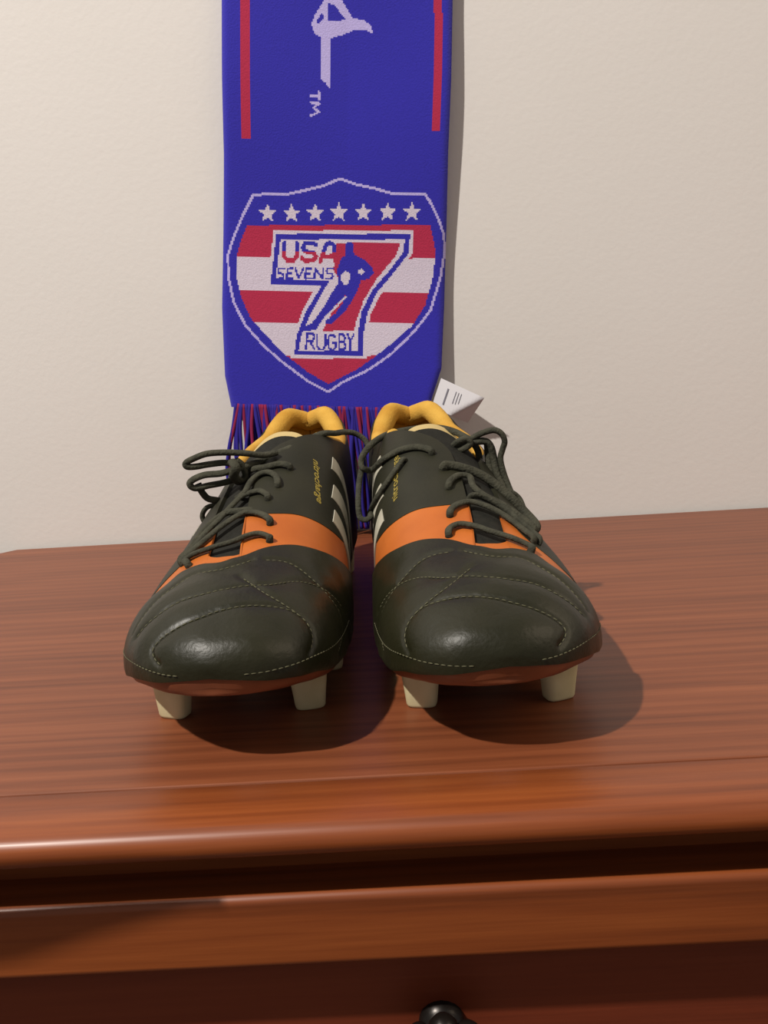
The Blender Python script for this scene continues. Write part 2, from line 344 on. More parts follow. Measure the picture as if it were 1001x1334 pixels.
LACES_R = [
    (0.17, [(1.12, 7.81, 6.32), (1.21, 7.67, 6.87), (1.08, 8.01, 6.98), (0.85, 8.18, 7.06), (0.49, 8.22, 7.09), (-0.06, 7.93, 7.0), (-0.66, 7.42, 6.82), (-1.42, 7.04, 6.58), (-2.08, 6.67, 6.28), (-2.13, 6.4, 6.2), (-1.92, 6.49, 5.68)]),
    (0.17, [(0.79, 9.4, 6.88), (0.84, 9.19, 7.41), (0.68, 9.51, 7.54), (0.32, 9.78, 7.66), (-0.27, 9.98, 7.69), (-0.9, 9.8, 7.5), (-1.48, 9.44, 7.21), (-1.97, 8.95, 6.86), (-2.36, 8.37, 6.52), (-2.63, 7.81, 6.25), (-2.35, 7.92, 5.76)]),
    (0.17, [(-0.33, 10.69, 7.33), (-0.43, 10.48, 7.85), (-1.1, 10.54, 7.7), (-1.84, 10.14, 7.26), (-2.28, 9.41, 6.83), (-2.79, 8.61, 6.33), (-2.95, 7.99, 6.09), (-2.63, 8.09, 5.62)]),
    (0.17, [(0.49, 11.51, 7.75), (0.49, 11.28, 8.27), (0.27, 11.71, 8.46), (-0.22, 12.14, 8.59), (-0.72, 12.15, 8.47), (-0.72, 11.33, 8.13), (-1.15, 10.73, 7.76), (-1.94, 10.47, 7.31), (-2.58, 10.11, 6.82), (-3.16, 9.57, 6.26), (-2.8, 9.65, 5.83)]),
    (0.22, [(0.46, 13.01, 8.46), (0.44, 12.76, 8.97), (0.14, 12.85, 8.99), (-0.48, 12.81, 8.84), (-1.25, 12.74, 8.51), (-2.0, 12.55, 7.99), (-2.7, 12.19, 7.31), (-3.28, 11.92, 6.64), (-3.71, 11.17, 5.96), (-3.26, 11.23, 5.62)]),
    (0.18, [(0.8, 14.22, 9.08), (0.81, 13.97, 9.59), (1.15, 14.31, 9.74), (1.65, 14.56, 9.78), (2.39, 14.86, 9.6), (3.23, 15.65, 9.02), (3.61, 17.07, 8.39), (4.1, 16.62, 8.55), (4.19, 16.93, 8.85), (3.96, 17.11, 9.32), (3.37, 17.55, 9.8), (2.47, 17.96, 10.14), (1.04, 18.31, 10.28), (-0.14, 17.68, 10.32), (-0.87, 17.1, 10.16), (-1.38, 16.55, 9.89), (-1.67, 16.01, 9.67), (-1.98, 15.98, 9.15), (-2.04, 15.97, 8.53), (-1.97, 15.98, 7.91)]),
    (0.22, [(-0.56, 15.63, 9.29), (-1.07, 15.57, 9.57), (-1.58, 15.52, 9.89), (-2.14, 15.26, 10.18), (-2.67, 15.1, 10.29), (-3.05, 15.06, 10.09), (-3.21, 15.05, 9.68), (-3.12, 15.16, 9.27), (-2.99, 15.17, 8.77), (-3.1, 15.06, 8.07), (-3.28, 14.84, 7.39), (-3.43, 14.32, 6.76)]),
    (0.27, [(-0.97, 15.58, 9.62), (-1.57, 15.52, 9.69), (-2.27, 15.45, 9.7), (-2.56, 15.42, 9.38), (-2.69, 15.4, 8.76), (-2.77, 15.19, 8.08), (-2.96, 14.97, 7.49), (-3.16, 14.65, 6.92), (-3.28, 14.34, 6.46)]),
    (0.24, [(-2.43, 15.73, 9.6), (-2.46, 15.73, 9.04), (-2.47, 15.63, 8.44), (-2.56, 15.42, 7.75), (-2.74, 15.2, 7.16), (-2.89, 14.98, 6.88)]),
    (0.16, [(-2.37, 14.93, 7.03), (-2.7, 14.6, 7.22), (-3.24, 14.34, 7.17), (-3.68, 14.29, 6.84), (-3.82, 13.98, 6.44), (-3.78, 13.28, 6.03), (-3.78, 12.77, 5.64)]),
    (0.16, [(1.97, 14.31, 8.84), (2.22, 14.08, 9.29), (2.5, 13.89, 9.02), (2.82, 13.76, 8.67), (3.28, 13.74, 8.08), (3.74, 14.32, 7.28), (3.92, 15.85, 6.42), (4.04, 14.7, 6.31), (4.35, 14.74, 6.18), (4.57, 14.86, 6.37), (4.58, 15.16, 7.02), (4.41, 16.15, 7.85), (4.18, 16.83, 8.55)]),
    (0.27, [(-0.5, 15.83, 9.37), (-0.84, 15.4, 9.76), (-1.24, 15.35, 9.88), (-1.43, 15.33, 9.67), (-1.12, 15.37, 9.44), (-0.76, 15.61, 9.33)]),
    (0.17, [(0.29, 17.73, 9.98), (-0.25, 17.17, 10.0), (-0.56, 16.63, 9.78), (-0.86, 16.1, 9.52), (-1.21, 15.76, 9.64)]),
]
EYELETS_R = [(7.74, 0.454), (6.44, 0.62), (9.29, 0.477), (7.86, 0.646), (10.58, 0.542), (8.04, 0.665), (11.39, 0.501), (9.61, 0.683), (12.88, 0.51), (11.2, 0.729), (14.09, 0.499), (14.19, 0.421)]

# ------------------------------------------------------------------ boots
SC = .01
def on_surf(s, t, off=0.0):
    P = surf(s, t)
    if np.any(np.asarray(off) != 0): P = P + surf_n(s, t)*np.asarray(off)[..., None] if np.ndim(off) else P + surf_n(s, t)*off
    return P
# make sure the normal points outwards
if surf_n(6.0, .5)[2] < 0:
    _sn = surf_n
    def surf_n(s, t): return -_sn(s, t)

def lin(*pairs):
    xs = [p[0] for p in pairs]; ys = [p[1] for p in pairs]
    return lambda x: np.interp(x, xs, ys)
def pc(*pairs): return pchip([p[0] for p in pairs], [p[1] for p in pairs])
VAMP_EDGE = pc((0,15.5),(.1,14.5),(.15,13),(.185,11.6),(.21,10.9),(.285,9.35),(.355,8.4),(.415,7.75),(.46,7.05),(.50,6.25),(.53,5.85),(.575,6.1),(.62,5.95),(.664,5.2),(.72,4.65),(.79,4.6),(.9,5.2),(1,5.4))
BAND_IN = pc((0,18),(.1,16.6),(.15,15),(.20,13.4),(.265,11.9),(.344,10.95),(.405,10.55),(.48,10.15),(.53,10.1))
BAND_THROAT = pc((.50,7.25),(.512,6.85),(.53,6.7),(.56,6.72),(.578,6.95),(.59,7.5))
BAND_OUT = pc((.56,9.6),(.60,9.3),(.616,9.0),(.626,8.3),(.646,7.6),(.68,7.0),(.73,6.4),(.8,6.4),(.9,7.0),(1,7.2))
TH_IN, TH_OUT = .512, .584
def tilt(t, s):                                   # the throat runs slightly outwards as it goes up the instep
    return t + np.exp(-((t-.545)/.075)**2)*np.clip(s-8.2, -1.6, 2.2)*.0125
IN_TOP = pc((6.5,.495),(7.6,.498),(8.8,.510),(10,.527),(11.5,.540),(13,.550),(14.3,.553),(15.0,.540),(15.6,.510),(16.2,.468),(16.8,.425),(17.6,.376),(19.3,.306),(21,.268),(22.8,.243),(25,.246),(27,.270),(28.3,.284),(29,.284))
OUT_TOP = pc((6.5,.57),(7.5,.582),(9,.600),(10,.618),(12,.634),(14,.646),(15.5,.662),(16.5,.684),(18,.718),(20,.748),(22.8,.757),(25,.754),(27,.730),(28.3,.716),(29,.716))

def shell(name, S, T, off, thick, fn, disp=None, tip=False):
    """thick panel over a grid of (s, t)"""
    nu, nv = S.shape
    N = surf_n(S, T); P = surf(S, T)
    o = off if disp is None else off + disp(S, T, P)
    o = np.broadcast_to(np.asarray(o, float), S.shape)
    A = P + N*o[..., None]; B = P + N*(off-thick)
    vs = np.concatenate([A.reshape(-1, 3), B.reshape(-1, 3)]); M = nu*nv; fs = []
    for i in range(nu-1):
        for j in range(nv-1):
            a = i*nv + j; q = (a, a+1, a+nv+1, a+nv)
            fs.append(q); fs.append(tuple(M+k for k in reversed(q)))
    rim = [j for j in range(nv)] + [i*nv + nv-1 for i in range(1, nu)] + [(nu-1)*nv + j for j in range(nv-2, -1, -1)] + [i*nv for i in range(nu-2, 0, -1)]
    for k in range(len(rim)):
        if tip and k < nv-1: continue
        a, b = rim[k], rim[(k+1) % len(rim)]; fs.append((b, a, M+a, M+b))
    me = mesh(name, [fn(v) for v in vs], fs); fix_normals(me); autosmooth(me, 55)
    return me

STITCH = [
    [(.5,.80),(1.0,.76),(1.2,.70),(1.35,.63),(1.6,.55),(1.95,.49),(2.25,.43),(2.5,.37),(2.8,.31),(2.75,.255),(2.4,.21),(1.7,.165)],
    [(2.45,.77),(2.6,.67),(2.9,.595),(3.1,.53),(3.6,.46),(4.1,.40),(5.3,.345),(6.1,.295),(6.8,.236),(7.4,.18)],
    [(4.6,.12),(6.2,.15),(6.6,.19),(6.35,.25),(6.35,.31),(6.6,.38),(6.3,.44)],
    [(2.8,.285),(2.95,.35),(3.4,.416),(4.4,.475)],
    [(6.1,.47),(5.25,.52),(5.2,.58),(4.45,.635),(3.7,.70),(3.1,.775)],
]
def stitch_paths():
    out = []
    for c in STITCH:
        st = smooth_path([(a, b*20) for a, b in c], 14); out.append((st[:, 0], st[:, 1]/20))
    return out
ST_PATHS = stitch_paths()
ST_PTS = np.concatenate([surf(a, b) for a, b in ST_PATHS])
def quilt(S, T, P):
    sh = P.shape[:2]; Q = P.reshape(-1, 3); d = np.full(len(Q), 9.0)
    for k in range(0, len(Q), 2000):
        D = np.linalg.norm(Q[k:k+2000, None, :] - ST_PTS[None], axis=2); d[k:k+2000] = D.min(1)
    g = -.085*np.exp(-(d/.13)**2) + .05*(1-np.exp(-(d/.55)**2))
    w = .012*np.sin(P[..., 0].ravel()*3.1 + P[..., 1].ravel()*2.3) + .012*np.sin(P[..., 0].ravel()*1.7 - P[..., 1].ravel()*4.1)
    return (g + w).reshape(sh)

def make_boot(name, label, laces, eyelets, side, loc, yaw, group):
    sx = 1 if side == 'L' else -1
    fn = lambda v: (v[0]*sx*SC, v[1]*SC, v[2]*SC)
    root = empty(name, (loc[0], loc[1], 0), -yaw); tag(root, label, 'boot', group)
    # --- vamp
    nv, nu = 150, 110
    tt = np.linspace(.085, .915, nv); ff = np.linspace(0, 1, nu)
    u_hi = s2u(VAMP_EDGE(tt)); U = .0 + ff[:, None]*u_hi[None]; T = np.repeat(tt[None], nu, 0)
    vamp = link('vamp', shell('vamp', u2s(U), T, .19, .2, fn, quilt, True), M_leather, root, False)
    vamp['label'] = 'quilted black leather toe'
    # --- stitching: little thread stitches in the grooves
    sv = []; parts = []
    extra = []
    a = np.concatenate([np.linspace(7.5, .12, 60), np.linspace(.12, 4.6, 50)]); b = np.concatenate([np.full(60, .15), np.full(50, .85)])
    ring = [(a[:60], b[:60]), (a[60:], b[60:])]
    for (a, b) in ST_PATHS + ring:
        P = surf(a, b) + surf_n(a, b)*.13
        if a is ring[0][0] or a is ring[1][0]: P = surf(a, b) + surf_n(a, b)*.255
        L = np.concatenate([[0], np.cumsum(np.linalg.norm(np.diff(P, axis=0), axis=1))])
        k = 0.0
        while k + .2 < L[-1]:
            q = [np.array([np.interp(x, L, P[:, c]) for c in range(3)]) for x in (k, k+.06, k+.12, k+.18)]
            parts.append(tube_mesh('st', q, [.012, .024, .024, .012], 5, fn=fn)); k += .25
    me = join_meshes('stitching', parts); so = link('stitching', me, M_thread, vamp); so['kind'] = 'stuff'
    # --- orange midfoot band
    tcol = np.concatenate([np.linspace(.015, TH_IN-.0008, 70), np.linspace(TH_IN, TH_OUT, 26), np.linspace(TH_OUT+.0008, .985, 60)])
    lo = VAMP_EDGE(tcol) - .5
    hi = np.where(tcol < TH_IN-.0004, BAND_IN(tcol) + .45, np.where(tcol <= TH_OUT, BAND_THROAT(tcol), BAND_OUT(tcol) + .25))
    ff = np.linspace(0, 1, 34); S = lo[None] + ff[:, None]*(hi-lo)[None]; T = tilt(np.repeat(tcol[None], 34, 0), S)
    link('midfoot_band', shell('midfoot_band', S, T, .085, .12, fn), M_orange, root, False)['label'] = 'bright orange band behind the toe'
    # --- quarters
    def quarter(top, t0, start, nsm=90, ntm=46):
        f = np.linspace(0, 1, ntm); s0 = np.full(ntm, 10.0)
        for _ in range(25): s0 = .5*s0 + .5*start(t0 + f*(top(s0)-t0))
        g = np.linspace(0, 1, nsm); u0 = s2u(s0); U = u0[None] + g[:, None]*(.9985 - u0[None]); S = u2s(U)
        T = t0 + f[None]*(top(S)-t0)
        return S, T
    S, T = quarter(IN_TOP, .015, BAND_IN); qi = link('quarter', shell('quarter', S, T, .115, .2, fn), M_quarter, root, False)
    S, T = quarter(OUT_TOP, .985, BAND_OUT); qo = link('quarter', shell('quarter', S, T, .115, .2, fn), M_quarter, root, False)
    # --- three white stripes on each quarter
    def stripe(par, c0, c1, wid, mirror):
        s0, t0 = c0; s1, t1 = c1; f = np.linspace(0, 1, 22)[:, None]; g = np.linspace(-1, 1, 6)[None]
        S = s0 + (s1-s0)*f + g*wid*np.ones_like(f); T = t0 + (t1-t0)*f + 0*g
        if mirror: T = 1-T
        link('stripe', shell('stripe', S, T, .15, .06, fn), M_stripe, par, False)['label'] = 'white side stripe'
    for par, mir in ((qi, False), (qo, True)):
        stripe(par, (12.7, .295 if not mir else .27), (14.6, .05), .50, mir)
        stripe(par, (14.2, .315 if not mir else .27), (17.4, .05), .55, mir)
        stripe(par, (16.1, .335 if not mir else .25), (20.2, .05), .55, mir)
    # --- model lettering on the inner quarter
    cu_ = bpy.data.curves.new('lettering', 'FONT'); cu_.body = 'nitrocharge'; cu_.size = 1.0; cu_.resolution_u = 3
    to = bpy.data.objects.new('tmp_text', cu_); C.objects.link(to); bpy.context.view_layer.update()
    dg = bpy.context.evaluated_depsgraph_get(); tm = bpy.data.meshes.new_from_object(to.evaluated_get(dg))
    import bmesh
    bmx = bmesh.new(); bmx.from_mesh(tm)
    bmesh.ops.triangulate(bmx, faces=bmx.faces)
    co = np.array([v.co[:] for v in bmx.verts]); w = co[:, 0].max(); f = co[:, 0]/w; h = co[:, 1]
    sgn = 1 if side == 'L' else -1
    # reads along the quarter, from the ankle towards the toe on one boot and back on the other
    fl = f if side == 'L' else 1-f
    cs = 12.3 + 2.6*(1-fl); ct = .352 + .045*(1-fl)
    tv = ct - (h-.3)*.036
    P = surf(cs, tv) + surf_n(cs, tv)*.122
    me = mesh('lettering', [fn(p) for p in P], [tuple(v.index for v in fc.verts) for fc in bmx.faces])
    bmx.free(); bpy.data.objects.remove(to); bpy.data.meshes.remove(tm)
    lt = link('lettering', me, M_letter, qi, False); lt['label'] = 'small yellow printed lettering'
    so_ = lt.modifiers.new('thickness', 'SOLIDIFY'); so_.thickness = .0003; so_.offset = 0
    # --- tongue and its lining
    f = np.linspace(0, 1, 50)[:, None]; g = np.linspace(0, 1, 30)[None]
    S = 6.3 + f*(16.1 - 6.3) + .0*g; T = .45 + g*(.215) + .0*f
    S = S + f**6*(.5 - 2.2*(g-.45)**2)
    tg = link('tongue', shell('tongue', S, T, -.10, .12, fn), M_tongue, root, False)
    S2 = 9 + f*(16.75 - 9) + f**6*(.5 - 2.2*(g-.45)**2)
    link('tongue_lining', shell('tongue_lining', S2, T, -.24, .22, fn), M_cream, tg, False)
    # --- inner lining (both sides) and padded heel collar
    f = np.linspace(0, 1, 60)[:, None]; g = np.linspace(0, 1, 24)[None]
    u0 = s2u(12.5); U = u0 + f*(.9985-u0) + 0*g; S = u2s(U)
    for top, tb in ((IN_TOP, .02), (OUT_TOP, .98)):
        T = tb + g*(top(S) - tb)
        link('lining', shell('lining', S, T, -.12, .22, fn), M_yellow, root, False)
    path = []; rads = []
    us = np.concatenate([np.linspace(s2u(17.6), .93, 30), np.linspace(.935, .9975, 16)])
    for top, sgnx, seq in ((IN_TOP, 1, us), (OUT_TOP, -1, us[::-1])):
        for u in seq:
            s = float(u2s(u)); p = surf(s, float(top(s)))
            cx = 0.0
            rr = .34 + .30*np.clip((s-21)/6, 0, 1)
            q = p.copy(); 
            inw = np.array([-q[0], 0 if s < 26 else -(q[1]-25.5)*.9, 0]); inw /= max(np.linalg.norm(inw), 1e-6)
            q = q + inw*(rr*.85); q[2] += -.05 - .35*np.clip((s-22)/5, 0, 1)
            ang = q[0]
            if s > 26: q[2] += .28*math.exp(-((abs(q[0])-1.25)/.6)**2); 
            dip = math.exp(-(q[0]/.24)**2) if s > 26 else 0
            q[2] -= .13*dip; rr *= 1 - .10*dip
            path.append(q); rads.append(rr)
    path = np.array(path); rads = np.array(rads)
    me = tube_mesh('collar_padding', path, rads, 14, fn=fn); fix_normals(me); link('collar_padding', me, M_yellow, root)['label'] = 'mustard yellow padded heel collar'
    # --- insole
    f = np.linspace(0, 1, 50); outl = []
    for s_ in u2s(np.linspace(s2u(9), .985, 40)): outl.append((float(edge_in(s_))*.86, s_, float(base_z(s_)) + .35))
    for s_ in u2s(np.linspace(.985, s2u(9), 40)): outl.append((-float(edge_out(s_))*.86, s_, float(base_z(s_)) + .35))
    n = len(outl); vs = outl + [(x, y, z-.3) for x, y, z in outl]
    h2 = n//2
    fs = [(i, i+1, n-2-i, n-1-i) for i in range(h2-1)] + [(n+i, n+n-1-i, n+n-2-i, n+i+1) for i in range(h2-1)] + [(i, n+i, n+(i+1) % n, (i+1) % n) for i in range(n)]
    me = mesh('insole', [fn(v) for v in vs], fs); fix_normals(me); link('insole', me, M_tongue, root, False)
    # --- sole plate
    us = np.concatenate([np.linspace(.0, .1, 14), np.linspace(.11, .9, 60), np.linspace(.905, .9965, 14)]); rows_ = []
    for u in us:
        s = float(u2s(u)); m, l, zb = float(edge_in(s)), -float(edge_out(s)), float(base_z(s)); c = (m+l)/2; w = (m-l)/2
        th = .68
        ring = []
        for (wx, dz) in ((.90, .10), (1.0, .12), (1.025, .02), (1.02, -.2), (.975, -.45), (.87, -.6), (.6, -th), (.3, -th-.02), (0, -th-.02), (-.3, -th-.02), (-.6, -th), (-.87, -.6), (-.975, -.45), (-1.02, -.2), (-1.025, .02), (-1.0, .12), (-.90, .10), (-.5, .04), (0, .04), (.5, .04)):
            ring.append((c + w*wx, s, zb + dz))
        rows_.append(ring)
    # pull the tip and the heel end out a little so that the rim shows under the leather
    k = len(rows_[0]); vs = []
    for i, ring in enumerate(rows_):
        for p in ring: vs.append((p[0], p[1] - .16*max(0, 1 - p[1]/1.2)*(1 if p[2] > float(base_z(p[1])) - .4 else .2), p[2]))
    fs = [(i*k+j, i*k+(j+1) % k, (i+1)*k+(j+1) % k, (i+1)*k+j) for i in range(len(rows_)-1) for j in range(k)]
    fs += [tuple((len(rows_)-1)*k + j for j in range(k))]
    me = mesh('sole_plate', [fn(v) for v in vs], fs); fix_normals(me); autosmooth(me, 60)
    sole = link('sole_plate', me, M_sole, root, False); sole['label'] = 'copper-coloured moulded sole plate'
    # --- studs
    for (x, s, rot, big) in ((3.0, 5.6, 14, 1), (-2.75, 5.0, -14, 1), (3.25, 9.8, 6, 1), (-3.55, 9.6, -8, 1), (-3.2, 13.2, -4, .9), (2.3, 21.8, 0, 1), (-2.4, 21.8, 0, 1), (2.0, 26.2, -14, 1), (-2.05, 26.2, 14, 1)):
        zt = float(base_z(s)) - .45; vs = []; fs = []; nn = 20
        for (zz, k_) in ((zt, 1.08), (zt*.75, .98), (zt*.4, .88), (.14, .80), (.04, .75), (0.0, .66)):
            for i in range(nn):
                a = 2*math.pi*i/nn; ca, sa = math.cos(a), math.sin(a)
                px = .82*big*k_*math.copysign(abs(ca)**.55, ca); py = .56*big*k_*math.copysign(abs(sa)**.55, sa)
                r_ = math.radians(rot); vs.append((x + px*math.cos(r_) - py*math.sin(r_), s + px*math.sin(r_) + py*math.cos(r_), zz))
        for r_ in range(5):
            for i in range(nn): fs.append((r_*nn+i, r_*nn+(i+1) % nn, (r_+1)*nn+(i+1) % nn, (r_+1)*nn+i))
        fs += [tuple(range(nn)), tuple(5*nn + i for i in range(nn))]
        me = mesh('stud', [fn(v) for v in vs], fs); fix_normals(me); autosmooth(me, 50)
        link('stud', me, M_stud, root, False)['label'] = 'cream plastic stud'
    # --- laces and the eyelets they leave
    for (r, pts) in laces:
        P = smooth_path(pts, 7)
        me = tube_mesh('lace', P, r, 10, .72, fn=fn); fix_normals(me); link('lace', me, M_lace, root)
    for (s, t) in eyelets:
        c = surf(s, t); nrm = surf_n(s, t); a = np.cross(nrm, (0, 1, 0)); a /= np.linalg.norm(a); b = np.cross(nrm, a)
        ring = [c + nrm*.125 + .17*(a*math.cos(q) + b*math.sin(q)) for q in np.linspace(0, 2*math.pi, 14, endpoint=False)]
        vs = ring + [p - nrm*.1 for p in ring]; nn = 14
        fs = [tuple(range(nn)), tuple(range(2*nn-1, nn-1, -1))] + [(i, nn+i, nn+(i+1) % nn, (i+1) % nn) for i in range(nn)]
        me = mesh('eyelet', [fn(v) for v in vs], fs); fix_normals(me); link('eyelet', me, M_hole, root, False)
    return root
G_ = 'pair of rugby boots'
make_boot('rugby_boot', 'black and orange studded boot, left one of the pair, laces trailing to the left', LACES_L, EYELETS_L, 'L', (-.075, .277), math.radians(4), G_)
make_boot('rugby_boot', 'black and orange studded boot, right one of the pair, below the white scarf tag', LACES_R, EYELETS_R, 'R', (.0425, .274), math.radians(-6), G_)

# ------------------------------------------------------------------ scarf pattern (millimetres on the cloth)
EDGES= [(-83.0, 286.1), (-83.4, 235.5), (-83.2, 183.1), (-84.7, 128.8), (-86.3, 72.4), (-84.8, 19.9), (-79.8, -5.7), (83.0, 289.8), (83.9, 239.3), (83.7, 186.9), (84.6, 132.6), (85.0, 76.3), (84.4, 29.7), (77.4, 5.7)]
SHIELD = [(-61.5, 155.1), (-36.9, 155.7), (-23.6, 158.6), (-8.5, 162.5), (3.7, 167.6), (16.1, 163.6), (27.5, 161.6), (42.7, 157.8), (67.3, 158.0), (71.3, 152.7), (77.4, 142.0), (82.6, 129.4), (83.7, 116.6), (80.9, 98.0), (74.0, 73.4), (62.8, 57.9), (45.6, 40.2), (26.1, 26.1), (10.4, 17.9), (-1.4, 9.8), (-17.3, 17.3), (-37.1, 30.5), (-52.8, 43.7), (-66.4, 58.8), (-75.0, 75.7), (-79.6, 94.3), (-80.3, 111.0), (-76.2, 124.0), (-69.3, 140.5), (-61.5, 155.1)]
FIELD = [(-66.0, 133.0), (71.9, 136.1), (75.8, 121.9), (76.5, 112.7), (75.1, 97.8), (70.0, 77.1), (60.7, 61.7), (45.4, 47.9), (31.9, 37.0), (18.2, 26.9), (-1.5, 15.7), (-19.3, 25.1), (-35.2, 36.4), (-50.8, 51.5), (-62.5, 64.6), (-70.1, 81.4), (-73.7, 96.3), (-73.5, 111.2), (-70.5, 122.3)]
BAND1 = [(-79.3, 109.6), (-33.1, 110.2), (24.6, 111.2), (82.3, 111.7), (83.3, 86.8), (25.1, 85.8), (-33.2, 85.3), (-79.7, 85.4)]
BAND2 = [(-80.1, 61.3), (-33.2, 61.8), (25.5, 63.2), (84.1, 63.7), (85.0, 39.9), (25.9, 38.2), (-33.2, 36.8), (-80.5, 35.4)]
STARS = [(-50.8, 141.8), (-32.7, 142.2), (-14.8, 142.8), (3.1, 143.6), (21.5, 144.0), (39.8, 144.4), (58.2, 144.8)]
SEVEN_OUT = [(-46.1, 129.8), (59.6, 131.8), (59.1, 114.5), (46.5, 97.6), (35.8, 84.2), (28.9, 69.5), (26.4, 55.1), (26.4, 35.9), (-32.2, 34.9), (-30.0, 52.0), (-23.0, 71.2), (-14.2, 87.6), (-50.2, 88.3)]
SEVEN = [(-44.0, 127.4), (57.2, 129.2), (56.4, 115.0), (44.1, 99.0), (32.8, 85.6), (26.3, 70.4), (23.7, 55.1), (23.6, 38.1), (-29.6, 37.5), (-27.7, 52.0), (-20.5, 70.3), (-8.9, 90.0), (-47.7, 90.4)]
SEVEN_IN = [(-40.8, 123.3), (53.5, 125.1), (51.8, 114.9), (42.1, 102.3), (29.3, 87.4), (21.8, 71.2), (19.3, 55.0), (19.2, 41.5), (-26.1, 40.9), (-24.2, 52.1), (-16.6, 69.4), (-3.2, 93.8), (-44.0, 93.7)]
SEVEN_RED = [(1.0, 121.7), (50.3, 122.8), (46.7, 113.0), (32.6, 95.9), (23.2, 79.8), (18.0, 64.5), (16.4, 56.5), (-7.7, 56.3), (-0.0, 71.7), (9.5, 87.0), (-0.3, 101.7), (1.1, 114.7)]
PLAYER = [(8.1, 120.4), (10.0, 122.6), (13.8, 122.3), (15.3, 113.2), (22.7, 110.0), (28.6, 105.2), (30.6, 100.6), (26.8, 95.8), (21.0, 94.7), (19.2, 89.1), (14.5, 79.6), (9.7, 71.9), (3.9, 66.1), (-0.9, 61.8), (-6.2, 62.1), (-4.8, 64.4), (1.9, 69.5), (7.3, 77.5), (9.2, 83.2), (3.8, 77.5), (-7.8, 64.9), (-12.6, 56.9), (-23.0, 55.6), (-23.4, 58.2), (-15.6, 62.2), (-6.3, 75.3), (-1.1, 84.9), (3.6, 92.5), (2.6, 101.8), (5.4, 110.2), (8.8, 113.0)]
BALL = [(5.9, 98.1), (8.4, 101.5), (11.7, 100.5), (12.7, 96.4), (11.0, 91.7), (7.9, 91.1), (5.9, 94.4)]
PATCH = [(19.0, 102.5), (21.8, 103.3), (23.2, 100.8), (20.9, 98.8), (19.0, 99.9)]
LEGLINE = [(9.6, 82.3), (1.5, 73.6), (-8.2, 63.5)]
USA = [[(-37.9, 120.8), (-37.9, 111.1), (-35.1, 108.0), (-30.8, 108.1), (-28.3, 111.3), (-28.3, 121.0)], [(-13.6, 119.9), (-16.8, 121.3), (-22.0, 121.2), (-23.9, 117.8), (-22.0, 115.1), (-15.8, 114.0), (-13.5, 111.6), (-15.8, 108.4), (-22.0, 108.3), (-24.3, 110.1)], [(-10.4, 107.8), (-6.3, 120.1), (-3.4, 121.6), (-0.5, 120.2), (1.1, 108.1)], [(-8.1, 111.7), (0.3, 111.9)]]
SEVENS = [[(-37.4, 102.2), (-41.6, 102.1), (-42.2, 99.8), (-41.6, 98.6), (-38.6, 98.3), (-38.0, 96.4), (-38.6, 94.7), (-42.8, 94.6)], [(-30.8, 102.3), (-35.1, 102.2), (-35.5, 94.8), (-31.0, 94.9)], [(-35.1, 98.5), (-31.6, 98.6)], [(-29.3, 102.4), (-26.4, 95.0), (-23.1, 102.5)], [(-16.7, 102.5), (-21.2, 102.4), (-21.4, 95.1), (-16.7, 95.2)], [(-21.2, 98.8), (-17.7, 98.9)], [(-14.4, 95.3), (-14.2, 102.7), (-8.4, 95.4), (-8.1, 102.8)], [(-0.3, 103.0), (-5.0, 102.9), (-5.5, 100.7), (-4.8, 99.4), (-1.3, 99.1), (-0.5, 97.2), (-1.0, 95.6), (-5.7, 95.5)]]
RUGBY = [[(-20.4, 42.5), (-19.5, 54.1), (-15.1, 54.2), (-14.0, 51.4), (-15.1, 48.4), (-19.4, 48.0)], [(-17.5, 48.0), (-13.9, 42.3)], [(-12.0, 53.3), (-12.0, 44.7), (-10.0, 42.0), (-7.2, 42.1), (-5.7, 44.8), (-5.3, 53.5)], [(2.1, 51.7), (-0.2, 53.6), (-2.6, 52.6), (-3.7, 47.7), (-2.7, 42.9), (0.3, 41.9), (2.6, 43.8), (2.6, 47.3), (-0.2, 47.2)], [(5.0, 42.3), (4.9, 53.7), (8.0, 53.8), (9.6, 51.3), (8.4, 48.6), (4.9, 48.1)], [(8.1, 48.2), (10.1, 45.6), (8.9, 42.4), (5.0, 42.3)], [(11.5, 53.9), (13.6, 48.7), (16.2, 54.0)], [(13.6, 48.7), (13.3, 42.1)]]
STEM = [(-11.5, 266.3), (-4.7, 266.4), (-5.0, 230.2), (-8.3, 233.5), (-11.8, 236.3)]
SWOOSH = [(-18.5, 271.9), (-16.3, 277.7), (-10.4, 285.8), (-7.7, 291.1), (-5.5, 292.8), (3.2, 288.9), (11.6, 276.7), (19.8, 275.2), (24.9, 272.4), (27.2, 265.8), (21.7, 269.0), (12.6, 268.8), (3.5, 265.3), (-4.7, 263.1), (-11.5, 263.6), (-16.2, 265.8)]
HOLE1 = [(-15.2, 273.6), (-10.3, 280.3), (-9.7, 275.9), (-13.0, 272.5)]
HOLE2 = [(-6.2, 285.9), (-2.2, 285.0), (7.0, 275.6), (-0.3, 274.5), (-6.4, 274.7)]
TM = [[(-12.7, 226.8), (-12.7, 221.6)], [(-19.0, 224.2), (-12.7, 224.4)], [(-19.0, 219.8), (-12.7, 219.2), (-16.7, 216.1), (-12.6, 213.4), (-18.9, 210.5)]]
RED_L = [(-70.6, 440), (-70.6, 193.7), (-63.9, 193.7), (-63.9, 440)]
RED_R = [(70.0, 440), (71.0, 280), (71.5, 200.9), (77.2, 200.9), (77.0, 280), (76.2, 440)]

